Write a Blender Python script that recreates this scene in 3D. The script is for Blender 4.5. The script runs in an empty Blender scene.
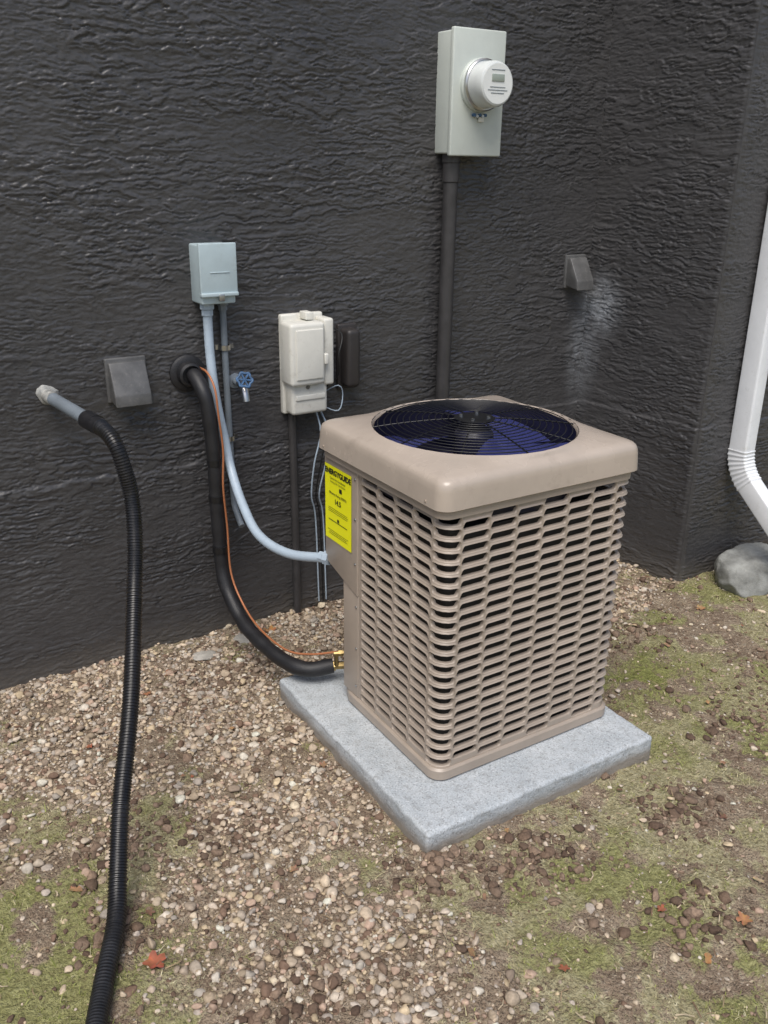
import bpy, bmesh, math, random
import numpy as np
from mathutils import Vector, Matrix
random.seed(3); rng=np.random.default_rng(5)
S=bpy.context.scene
S.view_settings.view_transform='Standard'; S.view_settings.look='None'; S.view_settings.exposure=0

# ---------------------------------------------------------------- materials
def new_mat(name, col=(.5,.5,.5), rough=.5, metal=0.0, spec=.5):
    m=bpy.data.materials.new(name); m.use_nodes=True
    b=m.node_tree.nodes['Principled BSDF']
    b.inputs['Base Color'].default_value=(*col,1); b.inputs['Roughness'].default_value=rough
    b.inputs['Metallic'].default_value=metal; b.inputs['Specular IOR Level'].default_value=spec
    return m
def N(m,t,**kw):
    n=m.node_tree.nodes.new(t)
    for k,v in kw.items(): setattr(n,k,v)
    return n
def L(m,a,b): m.node_tree.links.new(a,b)
def ramp(m,src,stops,interp='LINEAR'):
    r=N(m,'ShaderNodeValToRGB'); r.color_ramp.interpolation=interp
    e=r.color_ramp.elements
    while len(e)<len(stops): e.new(0.5)
    for el,(p,c) in zip(e,stops):
        el.position=p; el.color=(c,c,c,1) if not hasattr(c,'__len__') else (*c,1)
    L(m,src,r.inputs['Fac']); return r.outputs['Color']
def mixc(m,fac,a,b,mode='MIX'):
    n=N(m,'ShaderNodeMix',data_type='RGBA',blend_type=mode)
    if isinstance(fac,(int,float)): n.inputs['Factor'].default_value=fac
    else: L(m,fac,n.inputs['Factor'])
    for v,s in((a,n.inputs[6]),(b,n.inputs[7])):
        if isinstance(v,tuple): s.default_value=(*v,1)
        else: L(m,v,s)
    return n.outputs[2]
def math_(m,op,a,b=None,clamp=False):
    n=N(m,'ShaderNodeMath',operation=op,use_clamp=clamp)
    for v,s in((a,n.inputs[0]),(b,n.inputs[1])):
        if v is None: continue
        if isinstance(v,(int,float)): s.default_value=v
        else: L(m,v,s)
    return n.outputs[0]
def noise(m,vec,scale,detail=4,rough=.55,dist=0):
    n=N(m,'ShaderNodeTexNoise'); n.inputs['Scale'].default_value=scale; n.inputs['Detail'].default_value=detail
    n.inputs['Roughness'].default_value=rough; n.inputs['Distortion'].default_value=dist
    if vec is not None: L(m,vec,n.inputs['Vector'])
    return n.outputs['Fac']
def objco(m): return N(m,'ShaderNodeTexCoord').outputs['Object']
def bsdf(m): return m.node_tree.nodes['Principled BSDF']
def bump(m,h,strength=.5,dist=.01):
    b=N(m,'ShaderNodeBump'); b.inputs['Strength'].default_value=strength; b.inputs['Distance'].default_value=dist
    L(m,h,b.inputs['Height']); L(m,b.outputs[0],bsdf(m).inputs['Normal'])
def weathered(name,col,rough=.45,metal=0,var=.12,scale=9,bs=.08,grime=None,spec=.5):
    m=new_mat(name,col,rough,metal,spec); co=objco(m)
    n1=noise(m,co,scale,4,.65)
    dark=tuple(c*(1-var*1.6) for c in col); light=tuple(min(1,c*(1+var)) for c in col)
    c=mixc(m,ramp(m,n1,[(.3,0),(.7,1)]),dark,light)
    if grime:
        n3=noise(m,co,scale*3.1,5,.75)
        c=mixc(m,ramp(m,n3,[(.56,0),(.75,.6)]),c,grime)
    L(m,c,bsdf(m).inputs['Base Color'])
    r=N(m,'ShaderNodeMapRange'); L(m,n1,r.inputs[0]); r.inputs[3].default_value=max(0,rough-.1); r.inputs[4].default_value=rough+.12
    L(m,r.outputs[0],bsdf(m).inputs['Roughness'])
    if bs: bump(m,noise(m,co,scale*14,1,.5),bs,.002)
    return m

M={}
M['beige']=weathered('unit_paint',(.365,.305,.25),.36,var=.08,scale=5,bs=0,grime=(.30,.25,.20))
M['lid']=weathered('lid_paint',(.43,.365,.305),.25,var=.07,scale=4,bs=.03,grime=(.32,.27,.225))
M['coil']=new_mat('coil_fins',(.018,.017,.017),.6)
M['shroud']=new_mat('fan_shroud',(.015,.015,.035),.4)
M['blade']=new_mat('fan_blade',(.06,.07,.24),.24,.35)  # dark blades, with the blue sheen of reflected sky painted into their colour
M['guard']=new_mat('guard_wire',(.009,.009,.010),.35)
M['black']=weathered('black_foam',(.014,.014,.016),.5,var=.2,scale=20,bs=.4)
M['hose']=weathered('black_hose',(.012,.012,.014),.33,var=.2,scale=20,bs=0,grime=(.045,.042,.039))
M['conduit']=weathered('grey_pvc',(.38,.46,.54),.38,var=.06,scale=12,grime=(.28,.32,.35))
M['pipe']=weathered('grey_pipe',(.18,.21,.24),.42,var=.1,grime=(.12,.12,.12))
M['darkpipe']=weathered('painted_pipe',(.045,.043,.044),.42,var=.15,scale=15,bs=.3)
M['boxgrey']=weathered('box_grey',(.42,.51,.54),.38,var=.06,scale=8,grime=(.34,.38,.38))
M['metergrey']=weathered('meter_grey',(.54,.58,.54),.38,var=.05,scale=6)
M['telecom']=weathered('telecom_plastic',(.68,.67,.61),.42,var=.06,scale=8,grime=(.42,.39,.32))
M['white']=weathered('white_paint',(.78,.80,.82),.33,var=.04,scale=7,grime=(.55,.55,.53))
M['ventgrey']=weathered('vent_plastic',(.105,.105,.105),.42,var=.2,scale=15,grime=(.20,.19,.18))
M['brown']=weathered('brown_box',(.032,.028,.027),.5,var=.15)
M['brass']=new_mat('brass',(.42,.31,.14),.4,1)
M['copper']=new_mat('copper_wire',(.42,.16,.07),.45,.2)
M['steel']=new_mat('steel',(.5,.5,.5),.3,1)
M['blue']=weathered('blue_handle',(.05,.12,.24),.5,var=.3,scale=60,grime=(.3,.3,.3))
M['yellow']=new_mat('yellow_label',(.90,.88,.01),.4)
M['ink']=new_mat('ink',(.01,.01,.01),.5)
M['glass']=new_mat('meter_glass',(.62,.65,.64),.06)
M['face']=new_mat('meter_face',(.72,.74,.72),.4)
M['lcd']=new_mat('lcd',(.30,.34,.30),.2)
M['foam']=weathered('sealant',(.36,.36,.34),.7,var=.3,scale=40,bs=.6,grime=(.12,.12,.12))

# ---- wall stucco : relief is real geometry, shader only adds grain and deposits
def wall_mat():
    m=new_mat('dark_stucco',(.05,.05,.05),.42,0,.5)
    co=objco(m); sx=N(m,'ShaderNodeSeparateXYZ'); L(m,co,sx.inputs[0])
    n=noise(m,co,1.7,4,.65); fine=noise(m,co,70,3,.65)
    c=mixc(m,ramp(m,n,[(.3,0),(.72,1)]),(.040,.039,.041),(.062,.060,.061))
    c=mixc(m,ramp(m,fine,[(.35,0),(.7,.3)]),c,(.085,.083,.082))
    zb=N(m,'ShaderNodeMapRange'); L(m,math_(m,'ADD',sx.outputs[2],math_(m,'MULTIPLY',fine,.25)),zb.inputs[0])
    zb.inputs[1].default_value=.10; zb.inputs[2].default_value=.24; zb.inputs[3].default_value=.45; zb.inputs[4].default_value=0
    c=mixc(m,zb.outputs[0],c,(.13,.115,.095))
    def blob(cx,cy,cz,rx,ry,rz):
        mp=N(m,'ShaderNodeMapping',vector_type='POINT'); mp.inputs['Location'].default_value=(-cx/rx,-cy/ry,-cz/rz); mp.inputs['Scale'].default_value=(1/rx,1/ry,1/rz)
        L(m,co,mp.inputs[0]); ln=N(m,'ShaderNodeVectorMath',operation='LENGTH'); L(m,mp.outputs[0],ln.inputs[0])
        r=N(m,'ShaderNodeMapRange',interpolation_type='SMOOTHSTEP'); L(m,ln.outputs['Value'],r.inputs[0]); r.inputs[1].default_value=.0; r.inputs[2].default_value=1; r.inputs[3].default_value=1; r.inputs[4].default_value=0
        return r.outputs[0]
    bl=math_(m,'MAXIMUM',blob(3.03,3.0,1.17,.13,.17,.20),math_(m,'MULTIPLY',blob(3.0,3.06,1.0,.12,.13,.40),.55))
    sp=noise(m,co,28,5,.8)
    lint=math_(m,'MULTIPLY',bl,ramp(m,sp,[(.34,.12),(.62,1)]))
    c=mixc(m,math_(m,'MULTIPLY',lint,.62,True),c,(.44,.47,.51))
    L(m,c,bsdf(m).inputs['Base Color'])
    rr=N(m,'ShaderNodeMapRange'); L(m,fine,rr.inputs[0]); rr.inputs[1].default_value=.3; rr.inputs[2].default_value=.7; rr.inputs[3].default_value=.27; rr.inputs[4].default_value=.5
    L(m,rr.outputs[0],bsdf(m).inputs['Roughness'])
    bump(m,fine,.3,.004)
    return m
M['wall']=wall_mat()

def concrete():
    m=new_mat('pad_concrete',(.45,.46,.46),.85); co=objco(m)
    a=noise(m,co,6,5,.7); b=noise(m,co,40,4,.75); d=noise(m,co,200,2,.6)
    c=mixc(m,ramp(m,a,[(.3,0),(.7,1)]),(.35,.385,.41),(.50,.53,.55))
    c=mixc(m,ramp(m,b,[(.50,0),(.64,.6)]),c,(.28,.29,.29))
    c=mixc(m,ramp(m,d,[(.57,0),(.67,.7)]),c,(.17,.17,.17))
    c=mixc(m,ramp(m,d,[(.34,.5),(.42,0)]),c,(.66,.68,.69))
    sx=N(m,'ShaderNodeSeparateXYZ'); L(m,co,sx.inputs[0])
    r=N(m,'ShaderNodeMapRange'); L(m,math_(m,'ADD',sx.outputs[2],math_(m,'MULTIPLY',a,-.04)),r.inputs[0]); r.inputs[1].default_value=0.0; r.inputs[2].default_value=.03; r.inputs[3].default_value=.8; r.inputs[4].default_value=0
    c=mixc(m,r.outputs[0],c,(.22,.18,.135))
    L(m,c,bsdf(m).inputs['Base Color'])
    bump(m,math_(m,'ADD',b,math_(m,'MULTIPLY',d,.5)),.7,.004)
    return m
M['concrete']=concrete()

# ---------------------------------------------------------------- mesh helpers
def link(o,parent=None):
    S.collection.objects.link(o)
    if parent: o.parent=parent
    return o
def empty(name,loc=(0,0,0)):
    o=bpy.data.objects.new(name,None); o.empty_display_size=.05; S.collection.objects.link(o); return o
def mesh_obj(name,verts,faces,mat,parent=None,smooth=False):
    me=bpy.data.meshes.new(name); me.from_pydata([tuple(v) for v in verts],[],faces); me.validate()
    me.materials.append(mat)
    bm=bmesh.new(); bm.from_mesh(me); bmesh.ops.recalc_face_normals(bm,faces=bm.faces); bm.to_mesh(me); bm.free()
    if smooth:
        for p in me.polygons: p.use_smooth=True
        me.set_sharp_from_angle(angle=math.radians(smooth if smooth>1 else 40))
    return link(bpy.data.objects.new(name,me),parent)
def fin(name,bm,mat,parent,ang=35):
    me=bpy.data.meshes.new(name); bm.to_mesh(me); bm.free(); me.materials.append(mat)
    for p in me.polygons: p.use_smooth=True
    me.set_sharp_from_angle(angle=math.radians(ang))
    return link(bpy.data.objects.new(name,me),parent)
def box(name,x0,x1,y0,y1,z0,z1,mat,parent=None,bev=.004,seg=3):
    bm=bmesh.new(); bmesh.ops.create_cube(bm,size=1)
    for v in bm.verts: v.co=Vector(((x0+x1)/2+v.co.x*(x1-x0),(y0+y1)/2+v.co.y*(y1-y0),(z0+z1)/2+v.co.z*(z1-z0)))
    if bev: bmesh.ops.bevel(bm,geom=bm.edges[:],offset=bev,segments=seg,profile=.5,affect='EDGES')
    return fin(name,bm,mat,parent)
def prism(name,poly,z0,z1,mat,parent=None,bev=.003,axis='z'):
    bm=bmesh.new()
    def P(a,b,c): return {'z':(a,b,c),'x':(c,a,b),'y':(a,c,b)}[axis]
    lo=[bm.verts.new(P(a,b,z0)) for a,b in poly]; hi=[bm.verts.new(P(a,b,z1)) for a,b in poly]
    n=len(poly); bm.faces.new(lo[::-1]); bm.faces.new(hi)
    for i in range(n): bm.faces.new((lo[i],lo[(i+1)%n],hi[(i+1)%n],hi[i]))
    bmesh.ops.recalc_face_normals(bm,faces=bm.faces)
    if bev: bmesh.ops.bevel(bm,geom=bm.edges[:],offset=bev,segments=3,profile=.5,affect='EDGES')
    return fin(name,bm,mat,parent)
def catmull(pts,step):
    P=[np.array(p,float) for p in pts]; P=[2*P[0]-P[1]]+P+[2*P[-1]-P[-2]]
    out=[]
    for i in range(1,len(P)-2):
        n=max(2,int(np.linalg.norm(P[i+1]-P[i])/step))
        for k in range(n):
            t=k/n
            out.append(.5*((2*P[i])+(-P[i-1]+P[i+1])*t+(2*P[i-1]-5*P[i]+4*P[i+1]-P[i+2])*t*t+(-P[i-1]+3*P[i]-3*P[i+1]+P[i+2])*t**3))
    out.append(P[-2]); return out
def sweep(name,pts,rad,mat,parent=None,seg=16,step=.02,smoothpath=True,section=None,sharp=40):
    path=catmull(pts,step) if smoothpath else [np.array(p,float) for p in pts]
    verts=[];faces=[]; nprev=None; s=0
    if section is None: section=[(math.cos(2*math.pi*i/seg),math.sin(2*math.pi*i/seg)) for i in range(seg)]
    k=len(section)
    for i,p in enumerate(path):
        t=path[min(i+1,len(path)-1)]-path[max(i-1,0)]; t=t/np.linalg.norm(t)
        if nprev is None:
            a=np.array([1.,0,0]) if abs(t[0])<.9 else np.array([0,0,1.])
            n=a-t*(a@t)
        else: n=nprev-t*(nprev@t)
        n/=np.linalg.norm(n); b=np.cross(t,n); nprev=n
        if i: s+=np.linalg.norm(path[i]-path[i-1])
        r=rad(s,i) if callable(rad) else rad
        for cx,cy in section: verts.append(p+n*cx*r+b*cy*r)
    m=len(path)
    for i in range(m-1):
        for j in range(k): faces.append((i*k+j,i*k+(j+1)%k,(i+1)*k+(j+1)%k,(i+1)*k+j))
    faces.append(tuple(range(k))[::-1]); faces.append(tuple((m-1)*k+j for j in range(k)))
    return mesh_obj(name,verts,faces,mat,parent,smooth=sharp)
def lathe(name,origin,axis,prof,mat,parent=None,seg=40,sharp=30):
    ax=Vector(axis).normalized(); a=ax.orthogonal().normalized(); b=ax.cross(a); o=Vector(origin)
    verts=[];faces=[];k=seg
    for d,r in prof:
        for i in range(k):
            t=2*math.pi*i/k; verts.append(o+ax*d+(a*math.cos(t)+b*math.sin(t))*max(r,1e-5))
    for i in range(len(prof)-1):
        for j in range(k): faces.append((i*k+j,i*k+(j+1)%k,(i+1)*k+(j+1)%k,(i+1)*k+j))
    faces.append(tuple(range(k))); faces.append(tuple((len(prof)-1)*k+j for j in range(k)))
    return mesh_obj(name,verts,faces,mat,parent,smooth=sharp)
def vnoise(x,y,seed=0):
    xi=np.floor(x).astype(np.int64); yi=np.floor(y).astype(np.int64); fx=x-xi; fy=y-yi
    fx=fx*fx*(3-2*fx); fy=fy*fy*(3-2*fy)
    def h(a,b):
        v=(a*374761393+b*668265263+seed*1442695041)&0xffffffff
        v=((v^(v>>13))*1274126177)&0xffffffff
        return ((v^(v>>16))&0xffff)/65535.
    return (h(xi,yi)*(1-fx)+h(xi+1,yi)*fx)*(1-fy)+(h(xi,yi+1)*(1-fx)+h(xi+1,yi+1)*fx)*fy
def fbm(x,y,sc,oc=4,seed=0,gain=.55):
    r=0;a=.5;t=0
    for i in range(oc):
        r=r+a*vnoise(x*sc+17.3*i,y*sc-9.1*i,seed+i); t+=a; a*=gain; sc*=2.03
    return r/t
def sm(v,a,b):
    t=np.clip((v-a)/(b-a),0,1); return t*t*(3-2*t)
def bigmesh(name,v,f,mat,cols=None,smooth=True,parent=None):
    k=f.shape[1]
    me=bpy.data.meshes.new(name); me.vertices.add(len(v)); me.vertices.foreach_set('co',v.astype(np.float32).ravel())
    me.loops.add(f.size); me.loops.foreach_set('vertex_index',f.ravel().astype(np.int32))
    me.polygons.add(len(f)); me.polygons.foreach_set('loop_start',np.arange(0,f.size,k,dtype=np.int32))
    me.update(calc_edges=True)
    if cols is not None:
        a=me.attributes.new('tint','FLOAT_COLOR','POINT'); a.data.foreach_set('color',np.concatenate([cols,np.ones((len(cols),1))],1).astype(np.float32).ravel())
    me.polygons.foreach_set('use_smooth',np.full(len(f),smooth))
    me.materials.append(mat); return link(bpy.data.objects.new(name,me),parent)

# ---------------------------------------------------------------- house walls
house=empty('stucco_house')
WY=3.07
def saw(t,w):
    s=t-np.floor(t); return np.where(s<1-w,s/(1-w),(1-s)/w)
def stucco_h(u,z):
    wu=u+.03*(fbm(u,z,14,3,200)-.5); wz=z+.016*(fbm(u,z,13,3,210)-.5)+.012*(fbm(u,z,60,3,215)-.5)
    wz=wz+.03*np.sin(u*1.7+.5)*.4
    a=fbm(wu*2.3+.7*wz,wz*13,1,6,220,.56)
    b=fbm(wu*6.5+40,wz*36,1,5,230,.56)
    mk=fbm(u*2.3,z*6,1,3,240); mk2=fbm(u*3.1+9,z*7,1,3,245)
    h1=saw(a*8.0,.06); h2=saw(b*5.0,.09)
    h1=np.minimum(h1,.80)/.80; h2=np.minimum(h2,.75)/.75
    h=.0050*h1*(.25+.75*sm(mk,.32,.58))+.0028*h2*(.3+.7*sm(mk2,.62,.38))
    h+=.0022*fbm(u*35,z*75,1,3,250)+.005*(fbm(u*1.5,z*2,1,2,260)-.5)
    h+=.0055*sm(.722+.03*(fbm(u,z*0+3,6,3,270)-.5)-z,0,.010)
    return h
def wall_patch(name,p0,p1,uoff,du=.0045,dz=.0032,z0=-.05,z1=2.75,fade0=0,fade1=0):
    p0=np.array(p0);p1=np.array(p1); Ln=np.linalg.norm(p1-p0); d=(p1-p0)/Ln; nrm=np.array([d[1],-d[0]])
    us=np.linspace(0,Ln,int(Ln/du)+2); zs=np.linspace(z0,z1,int((z1-z0)/dz)+1)
    U,Z=np.meshgrid(us,zs); H=stucco_h(U+uoff,Z)
    if fade0: H=H*sm(U,0,fade0)
    if fade1: H=H*sm(Ln-U,0,fade1)
    X=p0[0]+d[0]*U+nrm[0]*H; Y=p0[1]+d[1]*U+nrm[1]*H
    v=np.stack([X,Y,Z],-1).reshape(-1,3); W=len(us); idx=np.arange(v.shape[0]).reshape(len(zs),W)
    f=np.stack([idx[:-1,:-1],idx[:-1,1:],idx[1:,1:],idx[1:,:-1]],-1).reshape(-1,4)
    bigmesh(name,v,f,M['wall'],parent=house)
wall_patch('rear_wall',(.1,WY),(3.02,WY),0)
wall_patch('return_wall',(3.015,WY+.005),(3.12,2.43),7.3,fade1=.02)
wall_patch('projecting_wall',(3.12,2.43),(4.2,2.43),11.1,fade0=.02)
wall_patch('rear_wall_side',(-1.6,WY),(.1,WY),51.3,du=.012,dz=.007)
wall_patch('rear_wall_far',(-7,WY),(-1.6,WY),31,du=.04,dz=.03)
wall_patch('projecting_wall_far',(4.2,2.43),(12,2.43),41,du=.03,dz=.025)
def q(name,v): mesh_obj(name,v,[(0,1,2,3)],M['wall'],house)
q('rear_wall_upper',[(-7,WY-.003,2.75),(3.015,WY-.003,2.75),(3.015,WY-.003,4.6),(-7,WY-.003,4.6)])
q('return_wall_upper',[(3.015,WY,2.75),(3.12,2.427,2.75),(3.12,2.427,4.6),(3.015,WY,4.6)])
q('projecting_wall_upper',[(3.12,2.427,2.75),(12,2.427,2.75),(12,2.427,4.6),(3.12,2.427,4.6)])
mesh_obj('roof_slab',[(-7,WY,4.6),(3.015,WY,4.6),(3.12,2.43,4.6),(12,2.43,4.6),(12,9,4.6),(-7,9,4.6)],[(0,1,2,3,4,5)],M['wall'],house)

# ---------------------------------------------------------------- ground
def masks(x,y):
    n=fbm(x,y,2.2,4,3); n2=fbm(x,y,7,4,9)
    strip=sm(y+(n-.5)*.7,2.05,2.5)*np.where(x<2.1,1,.85)
    fan=np.exp(-((x-.78-(y-1.5)*.12)/.37)**2)*sm(y+(n-.5)*.3,.50,1.0)
    left=sm(y+(n-.5)*.6,1.95,2.45)
    g=np.maximum(np.maximum(strip,fan*1.1),left*.95*(x<1.2))
    g=g-.6*sm(n2,.50,.68)-.15*sm(-n,-.45,-.3)
    g=np.clip(g,0,1)
    n3=fbm(x,y,3.1,5,21); n4=fbm(x,y,11,4,31)
    right=sm(x+(n-.5)*.3,1.0,1.35)*sm(2.35-y,0,.4)
    m=sm(n3*.45+n4*.55+.065*right,.43,.57)*(1-g)
    m=np.maximum(m,1.0*np.exp(-(((x-2.38)/.19)**2+((y-1.93)/.15)**2))*sm(n4,.22,.38))
    m=np.maximum(m,(1-g)*sm(.32-x+(n-.5)*.35,0,.12)*sm(2.25-y,0,.3)*sm(n4,.40,.55))
    return g,np.clip(m,0,1)
def greenness(x,y):
    gr=sm(fbm(x,y,4.6,4,90),.44,.62)*.65
    gr=np.maximum(gr,np.exp(-(((x-2.38)/.26)**2+((y-1.93)/.22)**2)))
    gr=np.maximum(gr,.65*sm(.45-x,0,.15)*sm(2.3-y,0,.2))
    return gr
def gh(x,y):
    near=np.exp(-((np.maximum(0,np.abs(x-1.5)-4))**2+(np.maximum(0,np.abs(y-1.5)-3))**2)/9)
    return ((fbm(x,y,1.3,3,40)-.5)*.03+(fbm(x,y,9,4,50)-.5)*.034+(fbm(x,y,40,2,55)-.5)*.011)*near -.004
def groundmesh():
    nx=np.arange(-.6,4.8,.0125); ny=np.arange(.2,3.12,.0125)
    xs=np.concatenate([[-90,-50,-25,-12,-6,-4,-3,-2,-1.4,-1],nx,[5,5.5,6,7,9,14,25,50,90]])
    ys=np.concatenate([[-90,-50,-25,-12,-7,-4,-2.5,-1.5,-.8,-.3,0],ny,[3.3,4,6,10,25,50,90]])
    X,Y=np.meshgrid(xs,ys); Z=gh(X,Y); g,m=masks(X,Y)
    v=np.stack([X,Y,Z],-1).reshape(-1,3); W=len(xs);H=len(ys)
    idx=np.arange(W*H).reshape(H,W)
    f=np.stack([idx[:-1,:-1],idx[:-1,1:],idx[1:,1:],idx[1:,:-1]],-1).reshape(-1,4)
    mt=new_mat('soil_and_moss',(.2,.15,.1),.95,0,.2)
    o=bigmesh('ground',v,f,mt); me=o.data
    for p,val in(('gravel',g),('moss',m),('green',greenness(X,Y))):
        a=me.attributes.new(p,'FLOAT','POINT'); a.data.foreach_set('value',val.ravel().astype(np.float32))
    co=objco(mt)
    am=N(mt,'ShaderNodeAttribute',attribute_name='moss').outputs['Fac']; ag=N(mt,'ShaderNodeAttribute',attribute_name='green').outputs['Fac']
    a=noise(mt,co,13,4,.7); b=noise(mt,co,70,4,.75); c3=noise(mt,co,240,2,.7)
    dirt=mixc(mt,ramp(mt,a,[(.30,0),(.66,1)]),(.19,.13,.09),(.44,.35,.25))
    dirt=mixc(mt,ramp(mt,b,[(.52,0),(.64,.8)]),dirt,(.55,.46,.35))
    dirt=mixc(mt,ramp(mt,c3,[(.36,.85),(.46,0)]),dirt,(.09,.065,.046))
    green=mixc(mt,ramp(mt,b,[(.35,0),(.65,1)]),(.16,.18,.04),(.34,.36,.11))
    pale=mixc(mt,ramp(mt,b,[(.35,0),(.65,1)]),(.27,.24,.12),(.56,.51,.32))
    moss=mixc(mt,ag,pale,green)
    mf=math_(mt,'ADD',am,math_(mt,'ADD',math_(mt,'MULTIPLY',math_(mt,'SUBTRACT',c3,.5),1.3),math_(mt,'MULTIPLY',math_(mt,'SUBTRACT',b,.5),2.0)))
    mf=ramp(mt,mf,[(.3,0),(.8,.9)])
    L(mt,mixc(mt,mf,dirt,moss),bsdf(mt).inputs['Base Color'])
    vo=N(mt,'ShaderNodeTexVoronoi'); vo.inputs['Scale'].default_value=95; L(mt,co,vo.inputs['Vector'])
    h=math_(mt,'ADD',math_(mt,'MULTIPLY',b,1.2),math_(mt,'SUBTRACT',c3,math_(mt,'MULTIPLY',vo.outputs['Distance'],.8)))
    bump(mt,h,1.0,.010)
groundmesh()

def blocked(x,y):
    return ((x>1.14)&(x<2.025)&(y>1.575)&(y<2.505))|((y>3.06)&(x<3.03))|((x>3.01+.16*(3.07-y))&(y>2.42))
def tintmat(name,rough,var=.25,scale=120,bs=.3):
    m=new_mat(name,(.3,.3,.3),rough,0,.35); co=objco(m)
    t=N(m,'ShaderNodeAttribute',attribute_name='tint').outputs['Color']
    n=noise(m,co,scale,2,.6)
    mm=mixc(m,1.0,t,ramp(m,n,[(.3,1-var),(.7,1.0)]),'MULTIPLY')
    L(m,mm,bsdf(m).inputs['Base Color'])
    if bs: bump(m,n,bs,.002)
    return m
def gravel():
    bm=bmesh.new(); bmesh.ops.create_icosphere(bm,subdivisions=2,radius=1)
    bv=np.array([v.co[:] for v in bm.verts]); bf=np.array([[v.index for v in f.verts] for f in bm.faces]); bm.free()
    variants=[]
    for s in range(14):
        d=np.random.default_rng(s); w=bv.copy()
        for _ in range(9):
            dr=d.normal(size=3); dr/=np.linalg.norm(dr); k=d.uniform(.45,.85); pr=w@dr
            w=w-np.outer(np.maximum(0,pr-k),dr)*.92
        variants.append(w*(1+.05*d.normal(size=(len(w),1))))
    variants=np.array(variants)
    def stones(n,x,y,r,sink,rough=0):
        R=rng.normal(size=(n,4)); R/=np.linalg.norm(R,axis=1,keepdims=True)
        a,b,c,d=R.T
        rot=np.stack([1-2*(c*c+d*d),2*(b*c-a*d),2*(b*d+a*c),2*(b*c+a*d),1-2*(b*b+d*d),2*(c*d-a*b),2*(b*d-a*c),2*(c*d+a*b),1-2*(b*b+c*c)],-1).reshape(n,3,3)
        sc=r[:,None]*rng.uniform(.6,1.25,(n,3))
        V=variants[rng.integers(0,14,n)]*sc[:,None,:]
        if rough: V=V*(1+rough*rng.normal(size=(n,len(bv),1)))
        V=np.einsum('nij,nkj->nki',rot,V); V[:,:,2]*=.68
        V[:,:,0]+=x[:,None]; V[:,:,1]+=y[:,None]; V[:,:,2]+=(gh(x,y)+r*sink)[:,None]
        return V
    pal=np.array([(.56,.45,.33),(.49,.39,.28),(.58,.49,.39),(.43,.34,.24),(.66,.59,.49),(.42,.37,.31),(.49,.35,.26),(.55,.46,.36),(.31,.24,.18),(.50,.43,.36),(.59,.47,.31),(.46,.37,.28),(.20,.13,.09),(.64,.52,.38)])
    n=105000
    x=rng.uniform(-.25,4.4,n); y=rng.uniform(.55,3.06,n)
    g,m=masks(x,y)
    dens=np.clip(g**1.1,.13,1)*(1-.6*m)
    keep=(rng.uniform(size=n)<dens)&~blocked(x,y)
    x=x[keep];y=y[keep];g=g[keep]
    r=np.clip(np.exp(rng.normal(math.log(.0070),.42,len(x))),.003,.020)*np.where(g<.15,.72,1)
    V=stones(len(x),x,y,r,rng.uniform(-.3,.65,len(x)))
    k=200; x2=rng.uniform(-.2,4,k);y2=rng.uniform(.7,3.0,k); g2,_=masks(x2,y2); kk=(~blocked(x2,y2))&(rng.uniform(size=k)<.12+.6*g2); x2=x2[kk];y2=y2[kk]
    V2=stones(len(x2),x2,y2,rng.uniform(.015,.025,len(x2)),-.1)
    V=np.concatenate([V,V2]); n=len(V); nv=len(bv)
    col=pal[rng.integers(0,len(pal),n)]*rng.uniform(.78,1.2,(n,1)); col=np.clip(col,0,.72)
    F=(bf[None]+np.arange(n)[:,None,None]*nv).reshape(-1,3)
    bigmesh('gravel',V.reshape(-1,3),F,tintmat('pebble_stone',.85,.35,90,.35),np.repeat(col,nv,0))
    # crumbly soil clods gathered in clumps
    cs=[(.62,1.36,.10),(.50,2.06,.10),(.72,1.95,.07),(1.42,1.40,.09),(1.9,1.35,.08),(2.5,1.55,.1),(1.15,1.52,.06),(.35,1.75,.06),(1.05,2.75,.10),(2.55,2.25,.1),(1.62,1.05,.07),(2.9,1.7,.1)]
    X=[];Y=[]
    for cx,cy,s in cs:
        k=int(900*s); X.append(rng.normal(cx,s,k*2)); Y.append(rng.normal(cy,s*.8,k*2))
    X.append(rng.uniform(-.1,3.8,900)); Y.append(rng.uniform(.7,3.0,900))
    X=np.concatenate(X);Y=np.concatenate(Y); kk=~blocked(X,Y); X=X[kk];Y=Y[kk]
    V=stones(len(X),X,Y,np.clip(np.exp(rng.normal(math.log(.0075),.5,len(X))),.003,.020),.25,.10)
    col=np.array([(.17,.115,.08),(.22,.155,.11),(.13,.085,.06),(.27,.19,.135)])[rng.integers(0,4,len(X))]*rng.uniform(.8,1.2,(len(X),1))
    F=(bf[None]+np.arange(len(V))[:,None,None]*nv).reshape(-1,3)
    bigmesh('soil_clods',V.reshape(-1,3),F,tintmat('clod',.95,.4,150,.8),np.repeat(col,nv,0))
gravel()
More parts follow.
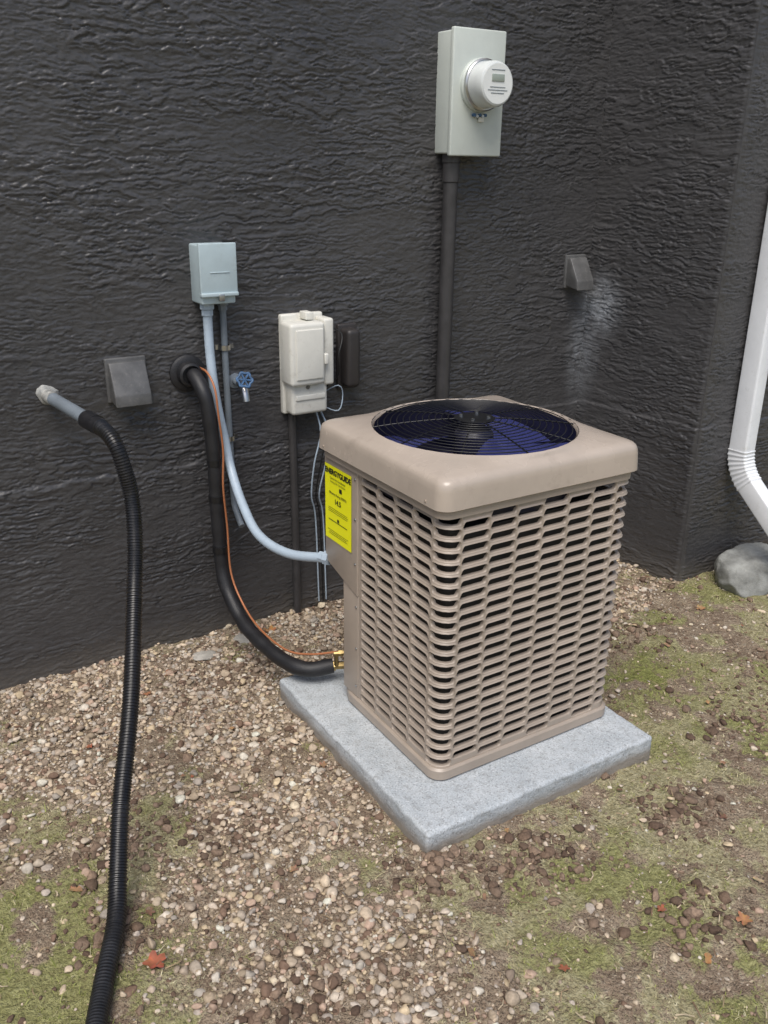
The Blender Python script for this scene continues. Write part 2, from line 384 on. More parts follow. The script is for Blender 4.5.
def grass():
    n=190000
    x=rng.uniform(-.3,4.4,n); y=rng.uniform(.5,2.9,n); g,m=masks(x,y)
    cl=fbm(x,y,26,3,70)
    keep=(rng.uniform(size=n)<np.clip(m,0.01,1)*(.15+.85*sm(cl,.42,.62)))&~blocked(x,y)
    x=x[keep];y=y[keep];n=len(x)
    h=rng.uniform(.003,.010,n)*(1+1.3*(rng.uniform(size=n)<.06)); w=rng.uniform(.0007,.0017,n); a=rng.uniform(0,2*math.pi,n)
    lean=rng.uniform(.3,1.9,n); la=rng.uniform(0,2*math.pi,n); z=gh(x,y)-.001
    dx=np.cos(a)*w;dy=np.sin(a)*w; lx=np.cos(la)*h*lean;ly=np.sin(la)*h*lean
    P=np.stack([np.stack([x-dx,y-dy,z],-1),np.stack([x+dx,y+dy,z],-1),np.stack([x+lx*.4+dx*.7,y+ly*.4+dy*.7,z+h*.6],-1),np.stack([x+lx*.4-dx*.7,y+ly*.4-dy*.7,z+h*.6],-1),np.stack([x+lx,y+ly,z+h],-1)],1)
    idx=np.arange(n)[:,None]*5
    F=np.concatenate([idx+np.array([[0,1,2]]),idx+np.array([[0,2,3]]),idx+np.array([[3,2,4]])])
    pal=np.array([(.24,.27,.07),(.36,.38,.12),(.50,.45,.26),(.58,.53,.35),(.19,.22,.05)])
    pi=np.where(rng.uniform(size=n)<greenness(x,y),rng.choice([0,1,4],n),rng.choice([1,2,3,2],n))
    col=pal[pi]*rng.uniform(.8,1.15,(n,1))
    bigmesh('moss_and_grass',P.reshape(-1,3),F,tintmat('grass_blades',.8,.2,50,0),np.repeat(col,5,0),False)
grass()

def debris():
    V=[];F=[];C=[]
    n=1700
    x=rng.uniform(-.2,4.2,n);y=rng.uniform(.6,3.0,n)
    ok=~blocked(x,y);x=x[ok];y=y[ok]
    for a,b in zip(x,y):
        ln=random.uniform(.008,.045);an=random.uniform(0,6.28);w=random.uniform(.0007,.0018)
        z=float(gh(np.array(a),np.array(b)))+random.uniform(.003,.012)
        dx,dy=math.cos(an)*ln/2,math.sin(an)*ln/2;px,py=-math.sin(an)*w,math.cos(an)*w
        k=len(V); bend=random.uniform(-.3,.3)*ln
        V+= [(a-dx-px,b-dy-py,z),(a-dx+px,b-dy+py,z),(a+bend*math.sin(an)+px,b+py-bend*math.cos(an),z+.003),(a+bend*math.sin(an)-px,b-py-bend*math.cos(an),z+.003),(a+dx+px,b+dy+py,z+random.uniform(-.002,.003)),(a+dx-px,b+dy-py,z)]
        F+=[(k,k+1,k+2),(k,k+2,k+3),(k+3,k+2,k+4),(k+3,k+4,k+5)]
        c=random.choice([(.34,.25,.15),(.2,.13,.08),(.5,.41,.28),(.14,.1,.07)]); C+=[c]*6
    bigmesh('twigs_and_needles',np.array(V),np.array(F),tintmat('twig',.85,.2,60,0),np.array(C),False)
debris()
def leaves():
    spots=[(.40,1.62,.030,(.40,.13,.07),1),(2.17,1.20,.036,(.60,.46,.34),0),(1.70,.98,.022,(.44,.22,.1),1),(2.45,1.32,.03,(.46,.31,.18),0),(1.32,2.95,.03,(.42,.20,.08),1),
    (.86,2.86,.02,(.38,.17,.08),0),(1.53,.95,.018,(.45,.25,.1),0),(2.75,1.62,.025,(.35,.25,.15),0),(.30,1.95,.018,(.35,.2,.1),0),(3.0,2.2,.022,(.42,.25,.12),1),(2.5,2.3,.02,(.4,.25,.13),0),(1.05,1.25,.018,(.3,.19,.1),0),(2.62,2.05,.018,(.45,.3,.18),0),(.75,2.75,.018,(.45,.2,.1),1)]
    for _ in range(34):
        x,y=random.uniform(.1,3.2),random.uniform(.9,2.9)
        if blocked(np.array(x),np.array(y)): continue
        spots.append((x,y,random.uniform(.007,.016),random.choice([(.42,.25,.12),(.33,.2,.12),(.5,.38,.24),(.36,.13,.07),(.2,.11,.07)]),random.randint(0,1)))
    V=[];F=[];C=[]
    for (x,y,r,c,kind) in spots:
        an=random.uniform(0,6.28); k=24; base=len(V); z=float(gh(np.array(x),np.array(y)))+.010
        V.append((x,y,z)); C.append(c); curl=random.uniform(.2,.7); tilt=random.uniform(-.25,.25)
        for i in range(k):
            t=2*math.pi*i/k
            rr=r*((.45+.55*abs(math.cos(2.5*t))**.7) if kind else (.45+.55*abs(math.cos(t))**.8))*random.uniform(.8,1.06)
            lx,ly=rr*math.cos(t),rr*math.sin(t)*(1 if kind else .75)
            V.append((x+lx*math.cos(an)-ly*math.sin(an),y+lx*math.sin(an)+ly*math.cos(an),z+curl*(ly*ly)/r+tilt*lx+random.uniform(-.002,.002)))
            C.append(tuple(q_*random.uniform(.7,1.15) for q_ in c))
        for i in range(k): F.append((base,base+1+i,base+1+(i+1)%k))
    bigmesh('fallen_leaves',np.array(V),np.array(F),tintmat('dry_leaf',.7,.35,45,.2),np.array(C),True)
leaves()

def rock(name,c,s,seed,mat,cuts=16,parent=None):
    bm=bmesh.new(); bmesh.ops.create_icosphere(bm,subdivisions=5,radius=1)
    d=np.random.default_rng(seed); w=np.array([v.co[:] for v in bm.verts])
    for _ in range(cuts):
        dr=d.normal(size=3); dr/=np.linalg.norm(dr); k=d.uniform(.68,.9); pr=w@dr; w=w-np.outer(np.maximum(0,pr-k),dr)*.8
    nz=fbm(w[:,0]*1.0+w[:,2]*.7+5,w[:,1]+w[:,2]*.5+5,3,5,seed); w*= (1+.16*(nz-.5))[:,None]
    for v,p in zip(bm.verts,w): v.co=Vector(p*np.array(s)+np.array(c))
    return fin(name,bm,mat,parent,60)
M['rock']=weathered('grey_rock',(.25,.255,.24),.85,var=.3,scale=12,bs=.9,grime=(.12,.12,.10))
rock('boulder',(3.405,2.255,.045),(.24,.14,.14),4,M['rock'])
M['flat']=weathered('flat_stone',(.36,.34,.30),.85,var=.2,scale=14,bs=.6,grime=(.2,.17,.13))
rock('flat_stone',(1.20,2.93,.003),(.06,.045,.022),7,M['flat'])
rock('flat_stone',(1.02,2.90,.002),(.05,.033,.017),8,M['flat'])

# ---------------------------------------------------------------- concrete pad
def pad():
    bm=bmesh.new(); bmesh.ops.create_cube(bm,size=1)
    x0,x1,y0,y1,z0,z1=1.145,2.02,1.58,2.50,-.03,.076
    for v in bm.verts: v.co=Vector(((x0+x1)/2+v.co.x*(x1-x0),(y0+y1)/2+v.co.y*(y1-y0),(z0+z1)/2+v.co.z*(z1-z0)))
    bmesh.ops.bevel(bm,geom=bm.edges[:],offset=.010,segments=3,profile=.5,affect='EDGES')
    bmesh.ops.subdivide_edges(bm,edges=[e for e in bm.edges if e.calc_length()>.05],cuts=70,use_grid_fill=True)
    for v in bm.verts:
        a,b=np.array(v.co.x*3+v.co.z*2),np.array(v.co.y*3+v.co.z*2)
        n=float(fbm(a,b,5,5,77))-.5
        v.co+=Vector((n*.014,n*.014,n*.005))
    fin('concrete_pad',bm,M['concrete'],None,55)
pad()

# ---------------------------------------------------------------- condenser
ac=empty('air_conditioner')
BX0,BX1,BY0,BY1=1.290,1.978,1.745,2.395
def rrect(x0,x1,y0,y1,r,ns=10,nc=8):
    pts=[]
    cs=[((x1-r,y0+r),-90),((x1-r,y1-r),0),((x0+r,y1-r),90),((x0+r,y0+r),180)]
    for i,((cx,cy),a0) in enumerate(cs):
        for k in range(nc+1):
            a=math.radians(a0+90*k/nc); pts.append((cx+r*math.cos(a),cy+r*math.sin(a)))
        nx,na=cs[(i+1)%4]; a=math.radians(na); q_=(nx[0]+r*math.cos(a),nx[1]+r*math.sin(a)); p=pts[-1]
        for k in range(1,ns): pts.append((p[0]+(q_[0]-p[0])*k/ns,p[1]+(q_[1]-p[1])*k/ns))
    return pts
def loft(name,loops,mat,parent,capa=False,capb=False,sharp=35):
    n=len(loops[0]); v=[p for l in loops for p in l]; f=[]
    for i in range(len(loops)-1):
        for j in range(n): f.append((i*n+j,i*n+(j+1)%n,(i+1)*n+(j+1)%n,(i+1)*n+j))
    if capa: f.append(tuple(range(n)))
    if capb: f.append(tuple((len(loops)-1)*n+j for j in range(n)))
    return mesh_obj(name,v,f,mat,parent,smooth=sharp)
LX0,LX1,LY0,LY1=1.259,1.986,1.724,2.420
CX,CY=(LX0+LX1)/2,(LY0+LY1)/2+.003
def RL(ins,z,r=.042): return [(x,y,z) for x,y in rrect(LX0+ins,LX1-ins,LY0+ins,LY1-ins,max(.02,r-ins*.4))]
def CL(rad,z):
    out=[]
    for x,y in rrect(LX0,LX1,LY0,LY1,.042):
        a=math.atan2(y-CY,x-CX); out.append((CX+rad*math.cos(a),CY+rad*math.sin(a),z))
    return out
def blend(a,b,t,z): return [(p[0]*(1-t)+q_[0]*t,p[1]*(1-t)+q_[1]*t,z) for p,q_ in zip(a,b)]
r5=RL(.030,1.021); cc=CL(.318,1.036)
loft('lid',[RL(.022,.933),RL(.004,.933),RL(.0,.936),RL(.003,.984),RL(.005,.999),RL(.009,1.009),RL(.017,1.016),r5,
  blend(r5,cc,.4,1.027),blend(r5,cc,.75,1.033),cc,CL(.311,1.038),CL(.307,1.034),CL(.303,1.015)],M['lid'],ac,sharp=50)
loft('lid_seam',[RL(.014,.908),RL(.014,.934)],M['beige'],ac)
loft('fan_shroud',[CL(.3025,1.03),CL(.3025,.86),CL(.02,.86)],M['shroud'],ac)
def BL(out,z,r=.045,c=.125):
    o=[]
    for x,y in rrect(BX0-out,BX1+out,BY0-out,BY1+out,r):
        s=(x-BX0)+(BY1-y)
        if s<c-out: k=(c-out-s)/2; x+=k; y-=k
        o.append((x,y,z))
    return o
loft('base_pan',[BL(-.01,.079),BL(.004,.079),BL(.008,.084),BL(.008,.112),BL(.003,.118),BL(-.02,.118)],M['beige'],ac,capa=True,capb=True)
loft('coil',[[(x,y,z) for x,y in rrect(BX0+.035,BX1-.03,BY0+.03,BY1-.10,.05)] for z in(.11,.85)],M['coil'],ac,capa=True,capb=True)
def arcpts(cx,cy,r,a0,a1,n=10): return [(cx+r*math.cos(math.radians(a0+(a1-a0)*k/n)),cy+r*math.sin(math.radians(a0+(a1-a0)*k/n))) for k in range(n+1)]
R_=.045; YS=2.192
path=[(BX0,YS)]+arcpts(BX0+R_,BY0+R_,R_,180,270)+arcpts(BX1-R_,BY0+R_,R_,270,360)+arcpts(BX1-R_,BY1-R_,R_,0,90)+[(1.43,BY1)]
pp=np.array(path); sl=np.concatenate([[0],np.cumsum(np.linalg.norm(np.diff(pp,axis=0),axis=1))]); TL=sl[-1]
def at(s,d=0):
    x=np.interp(s,sl,pp[:,0]); y=np.interp(s,sl,pp[:,1])
    e=.004; tx=np.interp(s+e,sl,pp[:,0])-np.interp(s-e,sl,pp[:,0]); ty=np.interp(s+e,sl,pp[:,1])-np.interp(s-e,sl,pp[:,1])
    l=math.hypot(tx,ty) or 1; nx,ny=ty/l,-tx/l
    return x+nx*d, y+ny*d
def grille():
    V=[];F=[]
    ZB,ZT=.118,.912; rows=23; rh=(ZT-ZB)/rows
    m0=.012; ncol=24; cw=(TL-2*m0)/ncol
    us=[-1,-.94,-.84,-.4,0,.4,.84,.94,1]; hs={1:.35,.94:.78,.84:1,.4:1,0:1}
    ring=[(u,-1) for u in us]+[(u,1) for u in us[::-1]]
    def add(s,z,d):
        x,y=at(s,d); V.append((x,y,z)); return len(V)-1
    def strip(s0,s1,z0,z1,n=8):
        a=[(add(s0+(s1-s0)*k/n,z0,0),add(s0+(s1-s0)*k/n,z1,0)) for k in range(n+1)]
        for k in range(n): F.append((a[k][0],a[k+1][0],a[k+1][1],a[k][1]))
    strip(0,m0,ZB,ZT,2); strip(TL-m0,TL,ZB,ZT,2)
    for c in range(ncol):
        s0=m0+c*cw; sc=s0+cw/2; odd=c%2
        nr=rows-1 if odd else rows; zb=ZB+(rh/2 if odd else 0)
        if odd: strip(s0,s0+cw,ZB,zb); strip(s0,s0+cw,ZT-rh/2,ZT)
        for r in range(nr):
            zc=zb+(r+.5)*rh; A=cw*.468; B=rh*.352
            rings=[[add(sc+u*cw/2,zc+v*rh/2,0) for u,v in ring]]
            for fa,fb,dt,db_ in((1.03,1.18,.0022,0),(1.01,1.07,.0028,-.001),(.98,.98,.0015,-.004),(.97,.94,-.006,-.013)):
                rings.append([add(sc+u*A*fa,zc+v*B*fb*hs[abs(u)],(dt if v>0 else db_)) for u,v in ring])
            k=len(ring)
            for i in range(len(rings)-1):
                for j in range(k): F.append((rings[i][j],rings[i][(j+1)%k],rings[i+1][(j+1)%k],rings[i+1][j]))
    mesh_obj('louvered_grille',V,F,M['beige'],ac,smooth=50)
grille()
prism('service_column',[(BX0-.002,YS+.001),(BX0-.002,2.288),(1.372,2.368),(1.43,2.374),(1.43,YS+.001)],.118,.53,M['beige'],ac,.004)
prism('control_box',[(YS+.001,.49),(YS+.001,.921),(2.400,.921),(2.400,.545)],BX0-.006,1.435,M['beige'],ac,.004,axis='x')
for z in(.16,.30,.45,.60,.75,.88):
    lathe('screw',(BX0-(.001 if z<.49 else .005),YS+.013,z),(-1,0,0),[(0,.0045),(.003,.0045),(.0045,.003)],M['steel'],ac,10)
for (y,z) in((1.80,.948),(2.36,.948)):
    lathe('screw',(LX0+.001,y,z),(-1,0,0),[(0,.0035),(.003,.0035)],M['beige'],ac,10)
lx=BX0-.0085
def lq(name,y0,y1,z0,z1,mat,off=0):
    return mesh_obj(name,[(lx-off,y0,z0),(lx-off,y1,z0),(lx-off,y1,z1),(lx-off,y0,z1)],[(0,1,2,3)],mat,ac)
LYa,LYb,LZa,LZb=2.392,2.225,.632,.884
lq('energy_label',LYa,LYb,LZa,LZb,M['yellow'])
def text(body,y,z,size,parent,mat,off=.0015,bold=.0006):
    cu=bpy.data.curves.new('t','FONT'); cu.body=body; cu.size=size; cu.align_x='CENTER'; cu.offset=bold*size/.02
    o=bpy.data.objects.new('tmp',cu); S.collection.objects.link(o)
    dg=bpy.context.evaluated_depsgraph_get(); me=bpy.data.meshes.new_from_object(o.evaluated_get(dg)); bpy.data.objects.remove(o)
    me.materials.clear(); me.materials.append(mat)
    ob=link(bpy.data.objects.new('label_text',me),parent)
    ob.matrix_world=Matrix(((0,0,-1,lx-off),(-1,0,0,y),(0,1,0,z),(0,0,0,1)))
    return ob
ym=(LYa+LYb)/2
text('ENERGYGUIDE',ym,.856,.0245,ac,M['ink'],bold=.0009)
text('Central Air Conditioner',ym,.840,.010,ac,M['ink'],bold=.0002)
text('Cooling Only  Split System',ym,.829,.009,ac,M['ink'],bold=.0001)
text('Efficiency Rating (SEER2)',ym,.790,.011,ac,M['ink'],bold=.0003)
text('14.5',ym,.762,.024,ac,M['ink'])
for z,w in((.742,.12),(.736,.13),(.730,.12),(.665,.13),(.659,.11),(.653,.12)):
    lq('label_line',ym+w/2,ym-w/2,z,z+.0014,M['ink'],.0015)
lq('label_scale',ym+.06,ym-.06,.70,.7025,M['ink'],.0015); lq('label_mark',ym+.004,ym-.008,.705,.715,M['ink'],.0015)
lq('label_pointer',ym-.010,ym-.026,.808,.822,M['ink'],.0015)
def gz(r): return 1.036+.024*(1-(r/.31)**2)
def torus(name,r,z,w,mat,segs=96):
    pts=[(CX+r*math.cos(2*math.pi*i/segs),CY+r*math.sin(2*math.pi*i/segs),z) for i in range(segs+1)]
    return sweep(name,pts,w,mat,ac,seg=6,smoothpath=False,sharp=80)
rr=.080
while rr<.312:
    torus('guard_ring',rr,gz(rr),.0016,M['guard']); rr+=.0192
for k in range(10):
    a=math.radians(k*36+10)
    pts=[(CX+r*math.cos(a),CY+r*math.sin(a),gz(r)-.003) for r in np.linspace(.05,.314,8)]
    sweep('guard_rod',pts,.0023,M['guard'],ac,seg=6,smoothpath=False,sharp=80)
lathe('guard_plate',(CX,CY,gz(0)-.006),(0,0,1),[(0,.060),(.004,.062),(.006,.058),(.006,.02)],M['guard'],ac)
for k in range(4):
    a=math.radians(45+90*k); lathe('motor_bolt',(CX+.042*math.cos(a),CY+.042*math.sin(a),gz(0)),(0,0,1),[(0,.006),(.006,.006),(.007,.003)],M['steel'],ac,8)
lathe('motor',(CX,CY,.87),(0,0,1),[(0,.06),(.14,.06),(.155,.05)],M['shroud'],ac)
for k in range(3):
    V=[];F=[];na,nr=16,8
    for i in range(nr+1):
        r=.058+(.288-.058)*i/nr; half=math.radians(24+16*i/nr); c0=math.radians(k*120+20+14*i/nr)
        for j in range(na+1):
            t=j/na; a=c0-half+2*half*t; V.append((CX+r*math.cos(a),CY+r*math.sin(a),.978+.055*(t-.5)+.012*math.sin(math.pi*t)))
    for i in range(nr):
        for j in range(na): q_=i*(na+1)+j; F.append((q_,q_+1,q_+na+2,q_+na+1))
    mesh_obj('fan_blade',V,F,M['blade'],ac,smooth=60)
lathe('suction_valve',(1.335,2.37,.14),(-.75,.3,0),[(0,.014),(.03,.014),(.03,.018),(.045,.018),(.045,.012),(.07,.012)],M['brass'],ac,6)
lathe('liquid_valve',(1.335,2.340,.205),(-.8,.3,0),[(0,.009),(.02,.009),(.02,.012),(.035,.012),(.035,.006),(.05,.006)],M['brass'],ac,6)
lathe('valve_cap',(1.305,2.37,.14),(0,0,1),[(0,.008),(.045,.008),(.045,.011),(.055,.011)],M['brass'],ac,6)

# ---------------------------------------------------------------- line set
ls=empty('refrigerant_line_set')
lp=[(1.10,3.075,1.055),(1.098,3.01,1.053),(1.105,2.962,1.01),(1.113,2.945,.95),(1.124,2.945,.80),(1.128,2.95,.52),(1.130,2.93,.30),(1.137,2.83,.19),(1.146,2.70,.150),(1.170,2.52,.135),(1.215,2.42,.133),(1.300,2.385,.140)]
def lr(s,i): return .0265+.0009*math.sin(s*60)+.0007*math.sin(s*23+1)
sweep('insulated_line',lp,lr,M['black'],ls,seg=20,step=.012,sharp=80)
for z,y in((.60,2.949),(.74,2.947),(.40,2.942)):
    lathe('tape_band',(1.1265,y,z),(0,0,1),[(0,.026),(0,.0290),(.022,.0290),(.022,.026)],M['guard'],ls,24)
lathe('wall_flange',(1.088,WY+.002,1.058),(0,-1,0),[(0,.066),(.016,.066),(.022,.058),(.024,.045),(.05,.042),(.055,.034),(.04,.03)],M['black'],ls,36)
wp=[(1.13,3.06,1.075),(1.132,2.98,1.07),(1.138,2.932,1.02),(1.140,2.918,.93),(1.151,2.92,.80),(1.143,2.919,.66),(1.153,2.926,.5),(1.150,2.905,.32),(1.158,2.82,.222),(1.165,2.69,.178),(1.19,2.53,.163),(1.24,2.44,.175),(1.31,2.36,.205)]
sweep('thermostat_wire',wp,.0040,M['copper'],ls,seg=8,step=.02,sharp=80)
# ---------------------------------------------------------------- disconnect box with conduits
db=empty('disconnect_box')
box('enclosure',1.124,1.248,2.970,WY,1.306,1.503,M['boxgrey'],db,.006)
box('cover',1.119,1.254,2.960,2.977,1.341,1.509,M['boxgrey'],db,.004)
box('cover_flange',1.119,1.254,2.953,2.980,1.333,1.346,M['boxgrey'],db,.003)
box('hasp',1.18,1.20,2.949,2.961,1.318,1.341,M['steel'],db,.002)
box('cover_emboss',1.155,1.225,2.958,2.962,1.411,1.415,M['boxgrey'],db,.001)
cd=empty('electrical_conduit')
cp=[(1.160,3.02,1.31),(1.160,3.02,1.22),(1.158,3.012,1.13),(1.158,2.995,1.03),(1.168,2.99,.93),(1.185,2.985,.82),(1.186,2.94,.715),(1.174,2.82,.62),(1.172,2.68,.55),(1.215,2.54,.525),(1.295,2.395,.545)]
sweep('flexible_conduit',cp,lambda s,i:.0165+.0003*math.sin(s*300),M['conduit'],cd,seg=16,step=.008,sharp=80)
lathe('conduit_nut',(1.160,3.02,1.308),(0,0,-1),[(0,.026),(.022,.026),(.026,.021),(.045,.021)],M['conduit'],cd,8)
lathe('conduit_nut_end',(1.296,2.392,.545),(-.45,.85,-.05),[(0,.024),(.02,.024),(.024,.019),(.04,.019)],M['conduit'],cd,8)
sweep('rigid_pipe',[(1.228,3.045,1.31),(1.228,3.045,1.0),(1.232,3.045,.60),(1.232,3.03,.52),(1.230,2.97,.47)],.012,M['pipe'],cd,seg=14,step=.03,sharp=80)
lathe('pipe_coupling',(1.228,3.045,1.308),(0,0,-1),[(0,.022),(.015,.022),(.02,.017),(.035,.017)],M['pipe'],cd,8)
for z in(1.14,.80):
    sweep('pipe_strap',[(1.197,3.062,z),(1.208,3.060,z),(1.213,3.035,z),(1.229,3.029,z),(1.244,3.035,z),(1.249,3.060,z),(1.268,3.062,z)],1,M['steel'],cd,step=.01,section=[(.009,0.0015),(-.009,.0015),(-.009,-.0015),(.009,-.0015)],sharp=30)
# ---------------------------------------------------------------- hose bib
hb=empty('hose_faucet')
fx=1.268
lathe('escutcheon',(fx,WY,1.01),(0,-1,0),[(0,.03),(.010,.028),(.014,.014),(.06,.013)],M['pipe'],hb,20)
sweep('spout',[(fx,3.02,1.01),(fx,2.985,1.005),(fx-.003,2.965,.98),(fx-.003,2.958,.955)],lambda s,i:.014,M['steel'],hb,seg=12,step=.01)
ha=Vector((-.15,-.85,.45)).normalized()
lathe('stem',(fx,3.0,1.01),tuple(ha),[(0,.012),(.045,.011),(.05,.005),(.060,.005)],M['steel'],hb,12)
hc=Vector((fx,3.0,1.01))+ha*.058; a1=ha.orthogonal().normalized(); a2=ha.cross(a1)
sweep('handle_wheel',[hc+(a1*math.cos(t)+a2*math.sin(t))*(.026+.003*math.cos(6*t)) for t in np.linspace(0,2*math.pi,37)],.0045,M['blue'],hb,seg=8,smoothpath=False,sharp=80)
for k in range(3):
    t=math.radians(60*k); d=a1*math.cos(t)+a2*math.sin(t); sweep('handle_spoke',[hc-d*.026,hc+d*.026],.0036,M['blue'],hb,seg=6,smoothpath=False)
# ---------------------------------------------------------------- telecom box
tb=empty('telephone_box')
box('backplate',1.452,1.628,3.04,WY,.862,1.24,M['telecom'],tb,.008)
box('lower_housing',1.460,1.612,2.978,3.045,.868,1.02,M['telecom'],tb,.014)
box('door',1.445,1.590,2.950,3.045,.985,1.218,M['telecom'],tb,.014)
box('door_panel',1.466,1.578,2.944,2.952,1.01,1.195,M['telecom'],tb,.003)
box('side_cover',1.593,1.636,2.968,3.045,.975,1.226,M['telecom'],tb,.010)
box('latch',1.583,1.600,2.944,2.97,1.06,1.10,M['telecom'],tb,.004)
box('lower_ridge',1.475,1.598,2.973,2.980,.925,.945,M['telecom'],tb,.003)
box('top_tab',1.53,1.562,2.99,3.045,1.222,1.250,M['telecom'],tb,.004)
lathe('lock',(1.525,2.977,.975),(0,-1,0),[(0,.008),(.004,.008)],M['steel'],tb,12)
sweep('drop_pipe',[(1.490,3.045,.87),(1.492,3.045,.4),(1.493,3.045,-.02)],.016,M['darkpipe'],tb,seg=14,step=.1)
for off,c in((0,'conduit'),(.02,'ink'),(.035,'conduit')):
    sweep('cable',[(1.585+off*.5,3.03,.87),(1.59+off,3.0,.78),(1.56+off*1.5,3.0,.66),(1.555+off,3.02,.52),(1.585+off,3.045,.40),(1.60+off,3.055,.02)],.0032,M[c],tb,seg=6,step=.02)
sweep('cable_loop',[(1.63,3.04,1.19),(1.68,2.99,1.16),(1.655,2.97,1.08),(1.67,3.0,1.0),(1.635,3.04,.95)],.003,M['ink'],tb,seg=6,step=.015)
sweep('cable_loop',[(1.625,3.04,.93),(1.67,3.0,.96),(1.695,3.01,.92),(1.67,3.0,.86),(1.61,3.03,.88)],.0022,M['conduit'],tb,seg=6,step=.015)
bb=empty('outdoor_outlet_cover')
box('cover_body',1.705,1.765,2.985,WY,.945,1.172,M['brown'],bb,.018,4)
box('cover_plate',1.695,1.780,3.045,WY-.002,.93,1.185,M['brown'],bb,.006)
# ---------------------------------------------------------------- electric meter
em=empty('electric_meter')
box('enclosure',2.136,2.366,2.970,WY,1.802,2.220,M['metergrey'],em,.006)
box('cover',2.130,2.372,2.955,2.977,1.794,2.228,M['metergrey'],em,.006)
mc=(2.256,2.957,2.040)
lathe('socket_ring',mc,(0,-1,0),[(0,.092),(.014,.092),(.018,.088),(.022,.088),(.026,.082)],M['metergrey'],em,48)
lathe('lock_ring',(mc[0],2.936,mc[2]),(0,-1,0),[(0,.087),(.004,.090),(.012,.090),(.016,.085)],M['steel'],em,48)
lathe('meter_dome',(mc[0],2.922,mc[2]),(0,-1,0),[(0,.081),(.04,.079),(.062,.077),(.070,.073),(.073,.068)],M['glass'],em,48)
lathe('meter_dial',(mc[0],2.850,mc[2]),(0,-1,0),[(0,.067),(.002,.067)],M['face'],em,48)
box('display',mc[0]-.028,mc[0]+.028,2.845,2.8485,mc[2]+.008,mc[2]+.032,M['lcd'],em,.001)
for z,w in((-.012,.035),(-.022,.045),(-.032,.03),(.045,.03)):
    box('dial_print',mc[0]-w,mc[0]+w,2.8465,2.8485,mc[2]+z,mc[2]+z+.002,M['pipe'],em,0)
for k in range(5):
    lathe('seal',(mc[0]-.03+k*.013,2.95,mc[2]-.102-.004*(k%2)),(0,-1,0),[(0,.006),(.012,.006)],M['steel'] if k%2 else M['blue'],em,10)
box('seal_tag',mc[0]-.005,mc[0]+.02,2.945,2.95,mc[2]-.125,mc[2]-.108,M['telecom'],em,.001)
lathe('hub_fitting',(2.185,3.02,1.802),(0,0,-1),[(0,.036),(.03,.036),(.034,.033),(.10,.033),(.105,.028)],M['darkpipe'],em,24)
sweep('riser_conduit',[(2.185,3.02,1.72),(2.185,3.022,1.0),(2.185,3.024,-.03)],.029,M['darkpipe'],em,seg=20,step=.2)
# ---------------------------------------------------------------- vents
def hood(name,x0,x1,z0,z1,d):
    e=empty(name)
    box('back_flange',x0-.008,x1+.008,WY-.018,WY-.001,z0,z1+.012,M['ventgrey'],e,.004)
    prism('hood',[(WY-.012,z0+.01),(WY-.012,z1),(WY-.035,z1),(WY-d,z0+.035),(WY-d-.004,z0-.004),(WY-d+.01,z0+.0)],x0,x1,M['ventgrey'],e,.004,axis='x')
    return e
hood('wall_vent_hood',.805,.930,.985,1.125,.08)
hood('wall_vent_hood',2.862,2.96,1.255,1.385,.09)
# ---------------------------------------------------------------- drain pipe + corrugated hose
dh=empty('drain_hose')
A=np.array([.598,3.08,1.035]); B=np.array([.648,2.60,1.035])
sweep('wall_stub',[A,(A+B)/2,B],.021,M['pipe'],dh,seg=20,step=.1)
rock('sealant_bead',(.602,WY-.004,1.037),(.038,.014,.034),12,M['foam'],parent=dh)
sweep('pale_band',[A+(B-A)*.03,A+(B-A)*.17],.0217,M['foam'],dh,seg=20,smoothpath=False)
lathe('hose_clamp',(A+(B-A)*.80),tuple(B-A),[(0,.0245),(.0,.0265),(.018,.0265),(.018,.0245)],M['steel'],dh,24)
hp=[(.636,2.68,1.035),(.650,2.58,1.033),(.665,2.52,1.00),(.678,2.50,.93),(.688,2.485,.84),(.670,2.43,.72),(.63,2.35,.585),(.54,2.15,.385),(.44,1.96,.215),(.385,1.84,.10),(.345,1.74,.045),(.27,1.59,.03),(.20,1.42,.028),(.13,1.15,.028),(.05,.7,.028)]
def hr(s,i):
    if s<.09: return .0255
    return .0236 if i%4 in(0,1) else .0208
sweep('corrugated_hose',hp,hr,M['hose'],dh,seg=22,step=.0021,sharp=25)
lathe('elbow_cuff',(.636,2.70,1.035),(.014,-.1,0),[(0,.026),(0,.0285),(.07,.0285),(.07,.026)],M['hose'],dh,24)
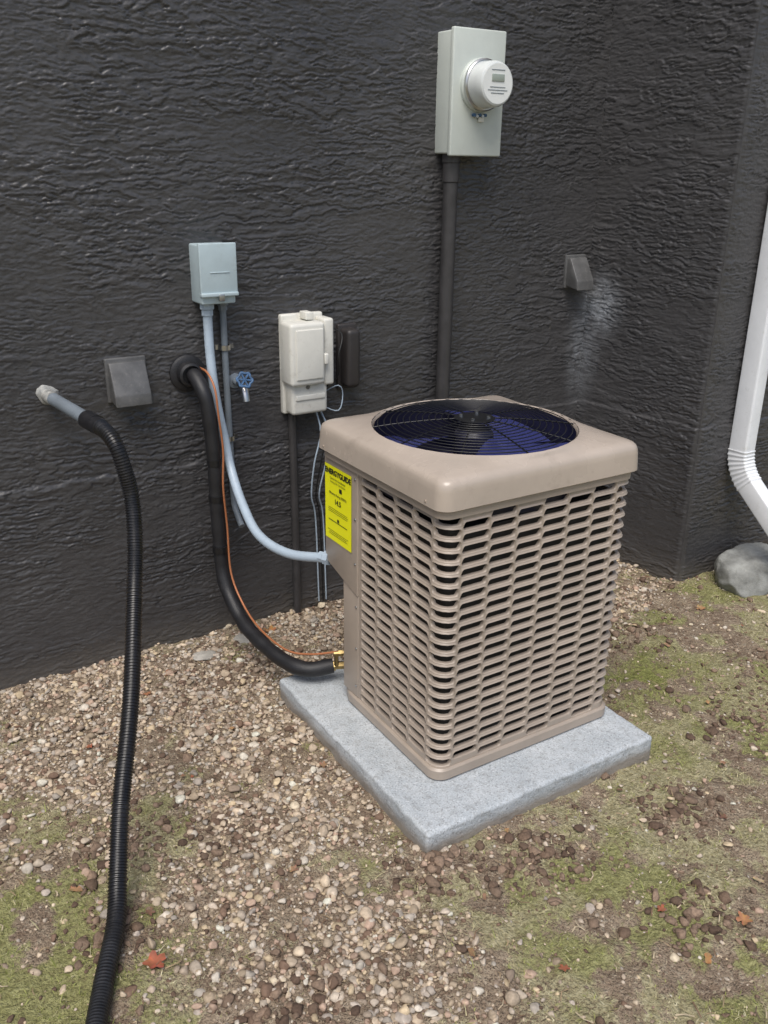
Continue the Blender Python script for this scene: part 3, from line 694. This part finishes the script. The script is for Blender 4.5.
# ---------------------------------------------------------------- downspout
ds=empty('downspout')
sec=[]
for cx,cy,a0 in((.026,.036,0),(-.026,.036,90),(-.026,-.036,180),(.026,-.036,270)):
    for k in range(4):
        a=math.radians(a0+30*k); sec.append((cx+.009*math.cos(a),cy+.009*math.sin(a)))
dx_=3.350
sweep('upper_pipe',[(dx_,2.375,4.5),(dx_,2.375,.57)],1,M['white'],ds,smoothpath=False,section=sec,sharp=50)
ep=[]
for k in range(15):
    a=math.radians(50*k/14); r=.19; ep.append((dx_,2.375-r*(1-math.cos(a)),.61-r*math.sin(a)))
ep2=[]
for i in range(len(ep)-1):
    for w_ in range(3): ep2.append(np.array(ep[i])*(1-w_/3)+np.array(ep[i+1])*(w_/3))
ep2.append(np.array(ep[-1]))
sweep('ribbed_elbow',ep2,lambda s,i:1.08 if i%5<2 else 1.02,M['white'],ds,smoothpath=False,section=sec,sharp=50)
e=np.array(ep[-1]); a=math.radians(50); d=np.array([0,-math.sin(a),-math.cos(a)])
sweep('outlet',[e-d*.01,e+d*.40],1,M['white'],ds,smoothpath=False,section=sec,sharp=50)
box('strap',dx_-.05,dx_+.05,2.33,2.428,1.95,1.98,M['white'],ds,.003)

# ---------------------------------------------------------------- light
w=bpy.data.worlds.new('World'); S.world=w; w.use_nodes=True; nt=w.node_tree
sky=nt.nodes.new('ShaderNodeTexSky'); sky.sky_type='NISHITA'; sky.sun_disc=False
az=math.atan2(-.66,-.75); el=math.radians(60)
sky.sun_elevation=el; sky.sun_rotation=az; sky.dust_density=3; sky.air_density=1.0
bg=nt.nodes['Background']; bg.inputs['Strength'].default_value=.15
nt.links.new(sky.outputs[0],bg.inputs['Color'])
sd=bpy.data.lights.new('sun','SUN'); sd.energy=2.6; sd.angle=math.radians(34); sd.color=(1,.965,.91)
so=link(bpy.data.objects.new('sun',sd))
dirv=Vector((math.sin(az)*math.cos(el),math.cos(az)*math.cos(el),math.sin(el)))
so.rotation_euler=dirv.to_track_quat('Z','Y').to_euler()

# ---------------------------------------------------------------- camera
yaw,pit,rol,f=math.radians(32.174),math.radians(21.295),math.radians(.772),898.8
Fv=Vector((math.sin(yaw)*math.cos(pit),math.cos(yaw)*math.cos(pit),-math.sin(pit)))
Rv=Vector((math.cos(yaw),-math.sin(yaw),0)); Uv=Rv.cross(Fv)
R2=Rv*math.cos(rol)+Uv*math.sin(rol); U2=-Rv*math.sin(rol)+Uv*math.cos(rol)
cd_=bpy.data.cameras.new('camera'); cam=link(bpy.data.objects.new('camera',cd_))
cd_.sensor_fit='VERTICAL'; cd_.sensor_height=24; cd_.lens=f/1024*24; cd_.clip_start=.05; cd_.clip_end=500
mw=Matrix.Identity(4)
for i in range(3): mw[i][0]=R2[i]; mw[i][1]=U2[i]; mw[i][2]=-Fv[i]
mw[0][3]=0;mw[1][3]=0;mw[2][3]=1.771
cam.matrix_world=mw
S.camera=cam
